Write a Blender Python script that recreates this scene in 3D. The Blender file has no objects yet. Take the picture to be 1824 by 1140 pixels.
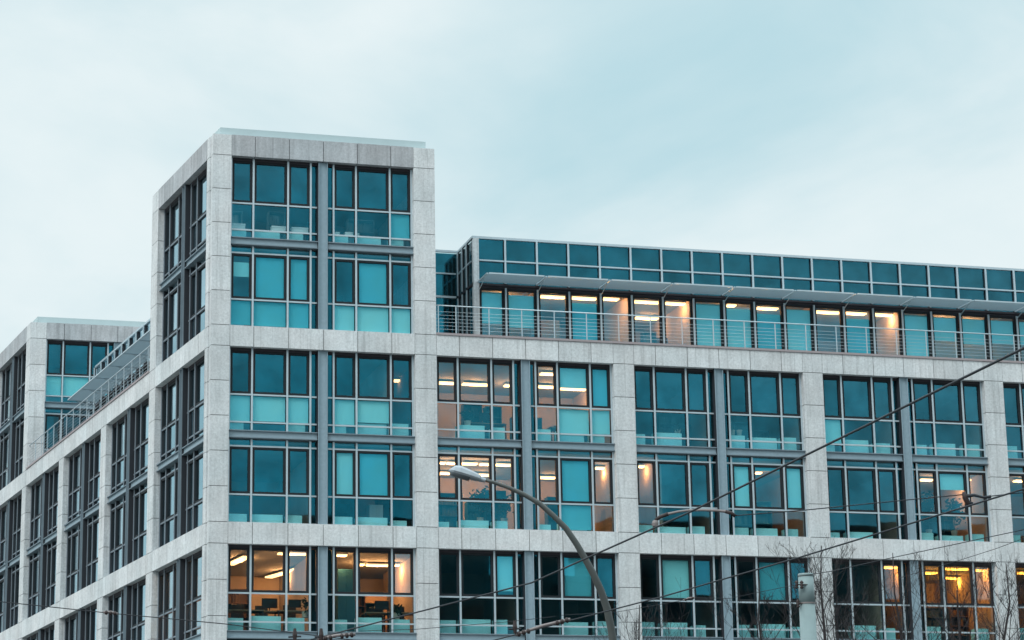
import bpy, math, random
from mathutils import Vector, Matrix, noise
S = bpy.context.scene
C = S.collection
R = random.Random(7)

# ------------------------------------------------------------------ camera
CAMP = Vector((-13.008082, -82.447538, 1.66001))
YAW, PITCH, ROLL, FPX = 0.28364335, 0.24021577, -0.01835121, 4319.3445
FW = Vector((math.sin(YAW)*math.cos(PITCH), math.cos(YAW)*math.cos(PITCH), math.sin(PITCH)))
_r = Vector((math.cos(YAW), -math.sin(YAW), 0)); _u = _r.cross(FW)
RT = _r*math.cos(ROLL) + _u*math.sin(ROLL)
UP = -_r*math.sin(ROLL) + _u*math.cos(ROLL)
cam = bpy.data.objects.new('camera', bpy.data.cameras.new('camera'))
C.objects.link(cam)
m = Matrix((RT, UP, -FW)).transposed().to_4x4(); m.translation = CAMP
cam.matrix_world = m
cam.data.sensor_width = 36; cam.data.lens = 36*FPX/1824
cam.data.clip_start = 0.1; cam.data.clip_end = 6000
S.camera = cam

# ------------------------------------------------------------------ world
W = bpy.data.worlds.new('World'); S.world = W; W.use_nodes = True
nt = W.node_tree; nt.nodes.clear()
def nd(nt, t, **k):
    n = nt.nodes.new(t)
    for a, b in k.items():
        if a in n.inputs.keys(): n.inputs[a].default_value = b
        else: setattr(n, a, b)
    return n
SUN_EL, SUN_AZ = math.radians(38), math.radians(236)     # compass bearing of the hidden sun (behind the camera's left)
sky = nd(nt, 'ShaderNodeTexSky', sky_type='NISHITA', sun_disc=False, sun_elevation=SUN_EL, sun_rotation=SUN_AZ, air_density=1.2, dust_density=1.5, ozone_density=2.0)
tc = nd(nt, 'ShaderNodeTexCoord')
mp = nd(nt, 'ShaderNodeMapping'); mp.inputs['Rotation'].default_value = (0.0, math.radians(24), math.radians(-14)); mp.inputs['Scale'].default_value = (2.6, 2.6, 5.2)
mp.inputs['Location'].default_value = (5.5, 0.4, 0.93)
nz = nd(nt, 'ShaderNodeTexNoise', Scale=1.55, Detail=6.0, Roughness=0.53, Distortion=0.5)
mp2 = nd(nt, 'ShaderNodeMapping'); mp2.inputs['Location'].default_value = (3.1, 0.4, 0.0); mp2.inputs['Scale'].default_value = (1.5, 1.5, 3.0)
nz2 = nd(nt, 'ShaderNodeTexNoise', Scale=1.2, Detail=3.0, Roughness=0.5)
mixn = nd(nt, 'ShaderNodeMix', data_type='FLOAT'); mixn.inputs[0].default_value = 0.42
cr = nd(nt, 'ShaderNodeValToRGB')
cr.color_ramp.elements[0].position = 0.31; cr.color_ramp.elements[0].color = (0, 0, 0, 1)
cr.color_ramp.elements[1].position = 0.61; cr.color_ramp.elements[1].color = (1, 1, 1, 1)
cr.color_ramp.interpolation = 'EASE'
SK = 10.0
thin = nd(nt, 'ShaderNodeMix', data_type='RGBA'); thin.inputs[0].default_value = 0.93    # thin cloud over the blue
thin.inputs[7].default_value = (0.46*SK, 0.71*SK, 0.785*SK, 1)
cl = nd(nt, 'ShaderNodeMix', data_type='RGBA'); cl.inputs[7].default_value = (0.825*SK, 0.915*SK, 0.935*SK, 1)
sep = nd(nt, 'ShaderNodeSeparateXYZ')
mr = nd(nt, 'ShaderNodeMapRange'); mr.inputs[1].default_value = 0.42; mr.inputs[2].default_value = 1.0; mr.inputs[3].default_value = 1.0; mr.inputs[4].default_value = 2.6
vm = nd(nt, 'ShaderNodeVectorMath', operation='SCALE')
bg = nd(nt, 'ShaderNodeBackground'); bg.inputs[1].default_value = 0.1
wo = nd(nt, 'ShaderNodeOutputWorld')
L = nt.links.new
L(tc.outputs['Generated'], mp.inputs[0]); L(mp.outputs[0], nz.inputs[0])
L(tc.outputs['Generated'], mp2.inputs[0]); L(mp2.outputs[0], nz2.inputs[0])
L(nz.outputs[0], mixn.inputs[2]); L(nz2.outputs[0], mixn.inputs[3]); L(mixn.outputs[0], cr.inputs[0])
L(sky.outputs[0], thin.inputs[6]); L(thin.outputs[2], cl.inputs[6]); L(cr.outputs[0], cl.inputs[0])
L(tc.outputs['Generated'], sep.inputs[0]); L(sep.outputs[2], mr.inputs[0])
L(cl.outputs[2], vm.inputs[0]); L(mr.outputs[0], vm.inputs[3]); L(vm.outputs[0], bg.inputs[0]); L(bg.outputs[0], wo.inputs[0])

sl = bpy.data.lights.new('sun', 'SUN'); sl.energy = 1.4; sl.angle = math.radians(30); sl.color = (1, 0.97, 0.93)
so = bpy.data.objects.new('sun', sl); C.objects.link(so)
sd = Vector((math.sin(SUN_AZ)*math.cos(SUN_EL), math.cos(SUN_AZ)*math.cos(SUN_EL), math.sin(SUN_EL)))
so.rotation_euler = sd.to_track_quat('Z', 'Y').to_euler(); so.location = (-60, -60, 60)
S.view_settings.view_transform = 'Standard'; S.view_settings.look = 'None'
S.view_settings.exposure = 0.0; S.view_settings.gamma = 1.0
S.render.engine = 'CYCLES'
S.cycles.use_denoising = True
S.cycles.max_bounces = 7; S.cycles.diffuse_bounces = 3; S.cycles.glossy_bounces = 3; S.cycles.transparent_max_bounces = 14
S.cycles.sample_clamp_indirect = 4.0

# ------------------------------------------------------------------ helpers
Z0 = 15.0                                            # height of the lower stone band's top above the street
def ray(px, py): return FW + RT*((px-912)/FPX) - UP*((py-570)/FPX)
def at(px, py, dist): return CAMP + ray(px, py)*dist
def at_z(px, py, z):
    v = ray(px, py); return CAMP + v*((z-CAMP.z)/v.z)
def at_y(px, py, y):
    v = ray(px, py); return CAMP + v*((y-CAMP.y)/v.y)

class Frame:
    def __init__(s, o, u, d):
        s.o, s.u, s.d = Vector(o), Vector(u).normalized(), Vector(d).normalized()
        s.flip = s.u.cross(s.d).z < 0
    def p(s, u, d, z): return s.o + s.u*u + s.d*d + Vector((0, 0, z))
ANG = -0.12571092
FR = Frame((0, 0, Z0), (1, 0, 0), (0, 1, 0))
LF = Frame((0, 0, Z0), (math.sin(ANG), math.cos(ANG), 0), (math.cos(ANG), -math.sin(ANG), 0))
WB, PW, P0 = 7.49978, 0.79139, 0.67215              # front: bay, pier, corner pier
VB, QW, Q0 = 7.55086, 0.89164, 0.74614              # side: bay, pier, corner pier
class MB:
    def __init__(s): s.v = []; s.f = []
    def quad(s, *p):
        n = len(s.v); s.v += [tuple(q) for q in p]; s.f.append(tuple(range(n, n+len(p))))
    def box(s, F, u0, u1, d0, d1, z0, z1):
        if u1 < u0: u0, u1 = u1, u0
        n = len(s.v)
        for z in (z0, z1):
            for u, d in ((u0, d0), (u1, d0), (u1, d1), (u0, d1)): s.v.append(tuple(F.p(u, d, z)))
        fs = [(0, 3, 2, 1), (4, 5, 6, 7), (0, 1, 5, 4), (1, 2, 6, 5), (2, 3, 7, 6), (3, 0, 4, 7)]
        for f in fs:
            if F.flip: f = f[::-1]
            s.f.append(tuple(n+i for i in f))
        return s
    def prism(s, poly, z0, z1):
        n = len(s.v); k = len(poly)
        s.v += [(p[0], p[1], z0) for p in poly] + [(p[0], p[1], z1) for p in poly]
        s.f.append(tuple(n+i for i in reversed(range(k)))); s.f.append(tuple(n+k+i for i in range(k)))
        for i in range(k): j = (i+1) % k; s.f.append((n+i, n+j, n+k+j, n+k+i))
        return s
    def tube(s, pts, rad, seg=6, cap=True):
        pts = [Vector(p) for p in pts]; k = len(pts); n0 = len(s.v)
        if not isinstance(rad, (list, tuple)): rad = [rad]*k
        prev = None
        for i, p in enumerate(pts):
            t = (pts[min(i+1, k-1)] - pts[max(i-1, 0)]).normalized()
            if prev is None:
                a = Vector((0, 0, 1)) if abs(t.z) < 0.9 else Vector((1, 0, 0))
                x = t.cross(a).normalized()
            else: x = (prev - t*prev.dot(t)).normalized()
            prev = x; y = t.cross(x)
            for j in range(seg):
                a = 2*math.pi*j/seg; s.v.append(tuple(p + (x*math.cos(a)+y*math.sin(a))*rad[i]))
        for i in range(k-1):
            for j in range(seg):
                a = n0+i*seg+j; b = n0+i*seg+(j+1) % seg; s.f.append((a, b, b+seg, a+seg))
        if cap:
            s.f.append(tuple(n0+j for j in reversed(range(seg)))); s.f.append(tuple(n0+(k-1)*seg+j for j in range(seg)))
        return s
    def lathe(s, c, prof, seg=16):
        n0 = len(s.v); k = len(prof)
        for r, z in prof:
            for j in range(seg):
                a = 2*math.pi*j/seg; s.v.append((c[0]+r*math.cos(a), c[1]+r*math.sin(a), c[2]+z))
        for i in range(k-1):
            for j in range(seg):
                a = n0+i*seg+j; b = n0+i*seg+(j+1) % seg; s.f.append((a, b, b+seg, a+seg))
        s.f.append(tuple(n0+j for j in reversed(range(seg)))); s.f.append(tuple(n0+(k-1)*seg+j for j in range(seg)))
        return s
    def build(s, name, mat, parent=None, smooth=False, bevel=0):
        me = bpy.data.meshes.new(name); me.from_pydata(s.v, [], s.f); me.materials.append(mat)
        if smooth: me.polygons.foreach_set('use_smooth', [True]*len(me.polygons))
        o = bpy.data.objects.new(name, me); C.objects.link(o)
        if parent is not None:
            o.parent = parent
            if parent.location.length > 0:
                off = Vector(parent.location); pp = parent.parent
                while pp is not None: off += pp.location; pp = pp.parent
                me.transform(Matrix.Translation(-off))
        if bevel:
            b = o.modifiers.new('bevel', 'BEVEL'); b.width = bevel; b.segments = 2; b.limit_method = 'ANGLE'
        return o
def tag(o, label, cat, group=None):
    o['label'] = label; o['category'] = cat
    if group: o['group'] = group
    return o
def thing(name, loc, label, cat, group=None):
    o = bpy.data.objects.new(name, None); C.objects.link(o); o.location = loc; o.empty_display_size = 0.3
    return tag(o, label, cat, group)
def struct(o): o['kind'] = 'structure'; return o

# ------------------------------------------------------------------ materials
def mat(name):
    m = bpy.data.materials.new(name); m.use_nodes = True; t = m.node_tree; t.nodes.clear()
    o = t.nodes.new('ShaderNodeOutputMaterial'); return m, t, o
def plain(name, col, rough=0.6, metal=0.0, var=0.12, scale=3.0, bump=0.0, island=0.0):
    m, t, o = mat(name); l = t.links.new
    b = nd(t, 'ShaderNodeBsdfPrincipled', Roughness=rough, Metallic=metal)
    tc = nd(t, 'ShaderNodeTexCoord'); n = nd(t, 'ShaderNodeTexNoise', Scale=scale, Detail=4.0, Roughness=0.6)
    l(tc.outputs['Object'], n.inputs[0])
    mx = nd(t, 'ShaderNodeMix', data_type='RGBA'); mx.inputs[6].default_value = tuple(c*(1-var) for c in col)+(1,); mx.inputs[7].default_value = tuple(min(1, c*(1+var)) for c in col)+(1,)
    l(n.outputs[0], mx.inputs[0])
    src = mx.outputs[2]
    if island:
        g = nd(t, 'ShaderNodeNewGeometry'); mr = nd(t, 'ShaderNodeMapRange'); mr.inputs[3].default_value = 1-island; mr.inputs[4].default_value = 1+island
        l(g.outputs['Random Per Island'], mr.inputs[0]); v = nd(t, 'ShaderNodeVectorMath', operation='SCALE'); l(src, v.inputs[0]); l(mr.outputs[0], v.inputs[3]); src = v.outputs[0]
    l(src, b.inputs['Base Color'])
    if bump:
        bp = nd(t, 'ShaderNodeBump', Strength=bump, Distance=0.01); l(n.outputs[0], bp.inputs['Height']); l(bp.outputs[0], b.inputs['Normal'])
    l(b.outputs[0], o.inputs[0]); return m
def stone(name, col, streak=0.08, island=0.075):
    m, t, o = mat(name); l = t.links.new
    b = nd(t, 'ShaderNodeBsdfPrincipled', Roughness=0.75)
    tc = nd(t, 'ShaderNodeTexCoord'); g = nd(t, 'ShaderNodeNewGeometry')
    sp = nd(t, 'ShaderNodeTexNoise', Scale=11.0, Detail=8.0, Roughness=0.9); l(tc.outputs['Object'], sp.inputs[0])
    r1 = nd(t, 'ShaderNodeMapRange'); r1.inputs[1].default_value = .36; r1.inputs[2].default_value = .64; r1.inputs[3].default_value = .76; r1.inputs[4].default_value = 1.24; l(sp.outputs[0], r1.inputs[0])
    mp = nd(t, 'ShaderNodeMapping'); mp.inputs['Scale'].default_value = (3.2, 3.2, 0.30); l(tc.outputs['Object'], mp.inputs[0])
    st = nd(t, 'ShaderNodeTexNoise', Scale=1.5, Detail=5.0, Roughness=0.62); l(mp.outputs[0], st.inputs[0])
    r2 = nd(t, 'ShaderNodeMapRange'); r2.inputs[1].default_value = .36; r2.inputs[2].default_value = .62; r2.inputs[3].default_value = 1-streak; r2.inputs[4].default_value = 1.05; l(st.outputs[0], r2.inputs[0])
    r3 = nd(t, 'ShaderNodeMapRange'); r3.inputs[3].default_value = 1-island; r3.inputs[4].default_value = 1+island; l(g.outputs['Random Per Island'], r3.inputs[0])
    bl = nd(t, 'ShaderNodeTexNoise', Scale=0.5, Detail=3.0); l(tc.outputs['Object'], bl.inputs[0])
    hx = nd(t, 'ShaderNodeMix', data_type='RGBA'); hx.inputs[6].default_value = (col[0]*1.05, col[1]*0.985, col[2]*0.97, 1); hx.inputs[7].default_value = (col[0]*0.95, col[1]*1.01, col[2]*1.03, 1); l(bl.outputs[0], hx.inputs[0])
    mq = nd(t, 'ShaderNodeMapping'); mq.inputs['Scale'].default_value = (7.0, 7.0, 0.22); l(tc.outputs['Object'], mq.inputs[0])
    rn = nd(t, 'ShaderNodeTexNoise', Scale=1.0, Detail=3.0, Roughness=0.6); l(mq.outputs[0], rn.inputs[0])
    rm = nd(t, 'ShaderNodeMapRange'); rm.inputs[1].default_value = .54; rm.inputs[2].default_value = .74; rm.inputs[3].default_value = 1.0; rm.inputs[4].default_value = .70; l(rn.outputs[0], rm.inputs[0])
    bn = nd(t, 'ShaderNodeTexNoise', Scale=0.9, Detail=5.0, Roughness=0.65); l(tc.outputs['Object'], bn.inputs[0])
    bm_ = nd(t, 'ShaderNodeMapRange'); bm_.inputs[1].default_value = .35; bm_.inputs[2].default_value = .65; bm_.inputs[3].default_value = .88; bm_.inputs[4].default_value = 1.07; l(bn.outputs[0], bm_.inputs[0])
    x1 = nd(t, 'ShaderNodeMath', operation='MULTIPLY'); l(rm.outputs[0], x1.inputs[0]); l(bm_.outputs[0], x1.inputs[1])
    x2 = nd(t, 'ShaderNodeMath', operation='MULTIPLY'); l(x1.outputs[0], x2.inputs[0]); l(r2.outputs[0], x2.inputs[1])
    a = nd(t, 'ShaderNodeMath', operation='MULTIPLY'); l(r1.outputs[0], a.inputs[0]); l(x2.outputs[0], a.inputs[1])
    c = nd(t, 'ShaderNodeMath', operation='MULTIPLY'); l(a.outputs[0], c.inputs[0]); l(r3.outputs[0], c.inputs[1])
    v = nd(t, 'ShaderNodeVectorMath', operation='SCALE'); l(hx.outputs[2], v.inputs[0]); l(c.outputs[0], v.inputs[3]); l(v.outputs[0], b.inputs['Base Color'])
    bp = nd(t, 'ShaderNodeBump', Strength=0.25, Distance=0.004); l(sp.outputs[0], bp.inputs['Height']); l(bp.outputs[0], b.inputs['Normal'])
    l(b.outputs[0], o.inputs[0]); return m
def glass(name, f0=0.185, tint=(0.02, 0.59, 0.87), trans=(0.72, 0.83, 0.82), graz=1.2, wav=0.0011):
    m, t, o = mat(name); l = t.links.new
    g = nd(t, 'ShaderNodeNewGeometry'); lw = nd(t, 'ShaderNodeLayerWeight', Blend=0.5)
    tc = nd(t, 'ShaderNodeTexCoord'); n = nd(t, 'ShaderNodeTexNoise', Scale=0.55, Detail=2.0); l(tc.outputs['Object'], n.inputs[0])
    bp = nd(t, 'ShaderNodeBump', Strength=1.0, Distance=wav); l(n.outputs[0], bp.inputs['Height'])
    wn = nd(t, 'ShaderNodeTexWhiteNoise', noise_dimensions='1D'); l(g.outputs['Random Per Island'], wn.inputs['W'])      # each pane sits a hair out of plane
    vs_ = nd(t, 'ShaderNodeVectorMath', operation='SUBTRACT'); vs_.inputs[1].default_value = (.5, .5, .5); l(wn.outputs['Color'], vs_.inputs[0])
    vk = nd(t, 'ShaderNodeVectorMath', operation='SCALE'); vk.inputs[3].default_value = 0.035; l(vs_.outputs[0], vk.inputs[0])
    va = nd(t, 'ShaderNodeVectorMath', operation='ADD'); l(bp.outputs[0], va.inputs[0]); l(vk.outputs[0], va.inputs[1])
    vn = nd(t, 'ShaderNodeVectorMath', operation='NORMALIZE'); l(va.outputs[0], vn.inputs[0])
    cn = nd(t, 'ShaderNodeTexNoise', Scale=0.8, Detail=4.0, Roughness=0.6); l(tc.outputs['Object'], cn.inputs[0])
    cm = nd(t, 'ShaderNodeMapRange'); cm.inputs[1].default_value = .3; cm.inputs[2].default_value = .7; cm.inputs[3].default_value = .62; cm.inputs[4].default_value = 1.25; l(cn.outputs[0], cm.inputs[0])
    pw = nd(t, 'ShaderNodeMath', operation='POWER'); pw.inputs[1].default_value = 3.0; l(lw.outputs['Facing'], pw.inputs[0])
    r = nd(t, 'ShaderNodeMapRange'); r.inputs[3].default_value = f0*0.72; r.inputs[4].default_value = f0*1.3; l(g.outputs['Random Per Island'], r.inputs[0])
    ad = nd(t, 'ShaderNodeMath', operation='MULTIPLY_ADD'); ad.inputs[1].default_value = graz; l(pw.outputs[0], ad.inputs[0]); rx = nd(t, 'ShaderNodeMath', operation='MULTIPLY'); l(r.outputs[0], rx.inputs[0]); l(cm.outputs[0], rx.inputs[1]); l(rx.outputs[0], ad.inputs[2])
    bf = nd(t, 'ShaderNodeMath', operation='SUBTRACT'); bf.inputs[0].default_value = 1.0; l(g.outputs['Backfacing'], bf.inputs[1])
    fa = nd(t, 'ShaderNodeMath', operation='MULTIPLY', use_clamp=True); l(ad.outputs[0], fa.inputs[0]); l(bf.outputs[0], fa.inputs[1])
    cx = nd(t, 'ShaderNodeMix', data_type='RGBA'); cx.inputs[6].default_value = tint+(1,); cx.inputs[7].default_value = (0.90, 0.98, 1.0, 1)
    pc = nd(t, 'ShaderNodeMath', operation='POWER'); pc.inputs[1].default_value = 1.05; l(lw.outputs['Facing'], pc.inputs[0]); l(pc.outputs[0], cx.inputs[0])
    gl = nd(t, 'ShaderNodeBsdfGlossy', Roughness=0.015); l(cx.outputs[2], gl.inputs['Color']); l(vn.outputs[0], gl.inputs['Normal'])
    tx = nd(t, 'ShaderNodeMix', data_type='RGBA'); tx.inputs[6].default_value = trans+(1,); tx.inputs[7].default_value = (1, 1, 1, 1); l(g.outputs['Backfacing'], tx.inputs[0])
    tr = nd(t, 'ShaderNodeBsdfTransparent'); l(tx.outputs[2], tr.inputs[0])
    mx = nd(t, 'ShaderNodeMixShader'); l(fa.outputs[0], mx.inputs[0]); l(tr.outputs[0], mx.inputs[1]); l(gl.outputs[0], mx.inputs[2])
    l(mx.outputs[0], o.inputs[0]); return m
def emit(name, col, s, face=(0.9, 0.85, 0.75)):
    m, t, o = mat(name); b = nd(t, 'ShaderNodeBsdfPrincipled', Roughness=0.5)
    b.inputs['Base Color'].default_value = face+(1,); b.inputs['Emission Color'].default_value = col+(1,); b.inputs['Emission Strength'].default_value = s
    t.links.new(b.outputs[0], o.inputs[0]); return m
M_STONE = stone('granite_cladding', (0.635, 0.655, 0.665), 0.05)
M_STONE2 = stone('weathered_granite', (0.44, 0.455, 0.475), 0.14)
M_JOINT = plain('joint_mortar', (0.045, 0.045, 0.05), 0.9)
M_COPE = plain('coping_stone', (0.36, 0.31, 0.32), 0.8, bump=0.3)
M_CAP = plain('roof_cap_metal', (0.46, 0.57, 0.59), 0.7, var=0.06)
M_STEEL = plain('painted_steel', (0.29, 0.39, 0.45), 0.5, var=0.18, scale=9)
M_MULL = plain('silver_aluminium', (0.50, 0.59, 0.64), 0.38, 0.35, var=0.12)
M_SIDE = plain('darkened_aluminium', (0.21, 0.25, 0.29), 0.5, 0.2, var=0.15)  # silver aluminium again, the side facade's dark look put in its colour
M_SIDEST = plain('darkened_steel', (0.19, 0.245, 0.285), 0.55, var=0.2)  # painted steel again, the dark look of side columns and beam flanges coloured in
M_DARK = plain('dark_sash', (0.004, 0.009, 0.014), 0.7)
M_HEAD = plain('brown_header', (0.030, 0.026, 0.034), 0.7)
M_GLASS = glass('coated_glass')
M_GLASS2 = glass('penthouse_glass', f0=0.19)
M_GLASS3 = glass('grey_return_glass', f0=0.06, graz=0.25)
M_BLIND = plain('cyan_blind', (0.44, 0.97, 1.0), 0.8, var=0.08, scale=1.6)
M_BLIND2 = plain('teal_blind', (0.14, 0.62, 0.72), 0.8, var=0.12, scale=1.6)
M_CAB = plain('white_cabinet', (0.48, 0.93, 0.96), 0.5, var=0.05)
M_IN = plain('interior_plaster', (0.46, 0.36, 0.28), 0.9, var=0.30, scale=0.9)
M_CEIL = plain('ceiling_plaster', (0.34, 0.34, 0.35), 0.9, var=0.12, scale=0.8)
M_FLOOR = plain('office_carpet', (0.06, 0.08, 0.10), 0.95)
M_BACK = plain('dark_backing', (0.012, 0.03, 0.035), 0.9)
M_LAMP = emit('tube_light', (1.0, 0.50, 0.21), 4.6)
M_LAMP2 = emit('amber_tube_light', (1.0, 0.36, 0.045), 4.4)
M_HOUS = plain('lamp_housing', (0.5, 0.5, 0.5), 0.5)
M_TER = plain('terrace_slab', (0.3, 0.3, 0.3), 0.9)
def perforated():
    m, t, o = mat('perforated_shade'); l = t.links.new
    d = nd(t, 'ShaderNodeBsdfDiffuse'); d.inputs[0].default_value = (.50, .60, .66, 1)
    r = nd(t, 'ShaderNodeBsdfTranslucent'); r.inputs[0].default_value = (.55, .68, .74, 1)
    x = nd(t, 'ShaderNodeBsdfTransparent'); a = nd(t, 'ShaderNodeMixShader'); a.inputs[0].default_value = .30; b = nd(t, 'ShaderNodeMixShader'); b.inputs[0].default_value = .10
    l(d.outputs[0], a.inputs[1]); l(r.outputs[0], a.inputs[2]); l(a.outputs[0], b.inputs[1]); l(x.outputs[0], b.inputs[2]); l(b.outputs[0], o.inputs[0]); return m
M_SHADE = perforated()
M_BODY = plain('mullion_body_paint', (0.022, 0.026, 0.034), 0.65)
M_ORANGE = plain('glow_tinted_panel', (0.62, 0.30, 0.16), 0.7)  # warm glow of a lit room mixed into the panel colour

# ------------------------------------------------------------------ ground
struct(MB().box(Frame((0, 0, 0), (1, 0, 0), (0, 1, 0)), -3000, 3000, -3000, 3000, -0.4, 0).build('ground', plain('ground_paving', (0.12, 0.12, 0.115), 0.95)))
WF = Frame((0, 0, 0), (1, 0, 0), (0, 1, 0))
struct(MB().box(WF, -300, 300, -62, -16, 0.001, 0.012).build('road', plain('asphalt', (0.05, 0.05, 0.052), 0.9, var=0.2, bump=0.4)))
mk = MB()
for i in range(-40, 41): mk.box(WF, i*6.0, i*6.0+3, -39.08, -38.92, 0.014, 0.018)
struct(mk.build('lane_marking', plain('road_paint', (0.7, 0.7, 0.68), 0.8)))
pv = MB().box(WF, -300, 300, -15.8, -0.5, 0.0005, 0.13); pv.box(WF, -300, 300, -16, -15.8, 0.0005, 0.14)
struct(pv.build('pavement', plain('pavement_slabs', (0.27, 0.27, 0.26), 0.9, var=0.2, bump=0.3)))

# ------------------------------------------------------------------ the building
B = thing('office_building', (0, 0, 0), 'pale granite office block with teal glass windows and a taller corner tower', 'building')
NB = 6                                                  # front bays (the last lies beyond the frame)
XE = P0 + NB*WB
XP, DPH = 10.26, 2.5
zs_f = [-Z0+0.0] + [-12.5, -11.25, -10, -8.75] + [-7.75, -7.0, -5.75, -4.5, -3.25, -2.0, -0.75, 0, 1.25, 2.5, 3.75, 5.0, 6.25, 7.0, 8.25, 9.5, 10.75, 12.0, 13.26, 14.037]
G = 0.011
def pier(F, u0, u1, ztop, name='pier', d1=0.40):
    mb = MB(); zs = [z for z in zs_f if z <= ztop+0.05]
    for a, b in zip(zs[:-1], zs[1:]):
        mb.box(F, u0, u1, 0, d1, a+G, b-G)
    o = mb.build(name, M_STONE, B)
    MB().box(F, u0+0.03, u1-0.03, 0.03, d1+0.02, -Z0, ztop-0.02).build('pier_core', M_JOINT, o)
    return o
def band(F, u0, u1, z0, z1, edge=None, d1=0.40):
    c = (u0+u1)/2; js = [u0] + [c+k*1.25 for k in (-2, -1, 0, 1, 2)] + [u1]
    mb = MB()
    for a, b in zip(js[:-1], js[1:]): mb.box(F, a+G, b-G, 0.0, d1, z0, z1)
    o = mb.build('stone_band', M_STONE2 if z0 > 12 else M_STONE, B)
    MB().box(F, u0+G, u1-G, 0.03, d1+0.01, z0+0.02, z1-0.02).build('band_core', M_JOINT, o)
    return o

BL = {}                                                # what hangs behind each pane: (front bay, level, storey, half)
def setb(k, up, lo): BL[k] = (up, lo)
# codes: '.' open, 'b' bright blind, 'm' teal blind, ('b', top, bottom) as fractions of the pane from its top
setb((0, 'T', 'u', 0), '...', '...'); setb((0, 'T', 'u', 1), ['.', '.', '.'], ['.', '.', 'm'])
setb((0, 'T', 'l', 0), [('b', .18, .5), 'm', 'm'], ['m', 'm', 'm']); setb((0, 'T', 'l', 1), ['.', 'm', '.'], ['b', 'b', 'b'])
setb((0, 'F', 'u', 0), '...', 'bbb'); setb((0, 'F', 'u', 1), '...', ['b', ('b', 0, .86), '.'])
setb((0, 'F', 'l', 0), '...', '...'); setb((0, 'F', 'l', 1), ['b', 'm', '.'], '...')
setb((1, 'F', 'u', 1), ['.', ('b', 0, .53), 'm'], '.bb'); setb((1, 'F', 'l', 1), ['.', 'm', '.'], '.m.')
setb((1, 'G', 'u', 0), ['.', '.', ('b', 0, .86)], '...')
setb((1, 'G', 'u', 1), ['.', 'm', '.'], '...')
setb((2, 'F', 'l', 1), ['b', ('m', .0, .12), 'b'], '...'); setb((2, 'G', 'u', 0), '.b.', '...'); setb((2, 'G', 'u', 1), '.m.', '...')
setb((3, 'F', 'u', 0), '...', 'b..'); setb((3, 'F', 'l', 1), ['.', ('b', 0, .42), '.'], '...')
LBL = {}
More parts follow.
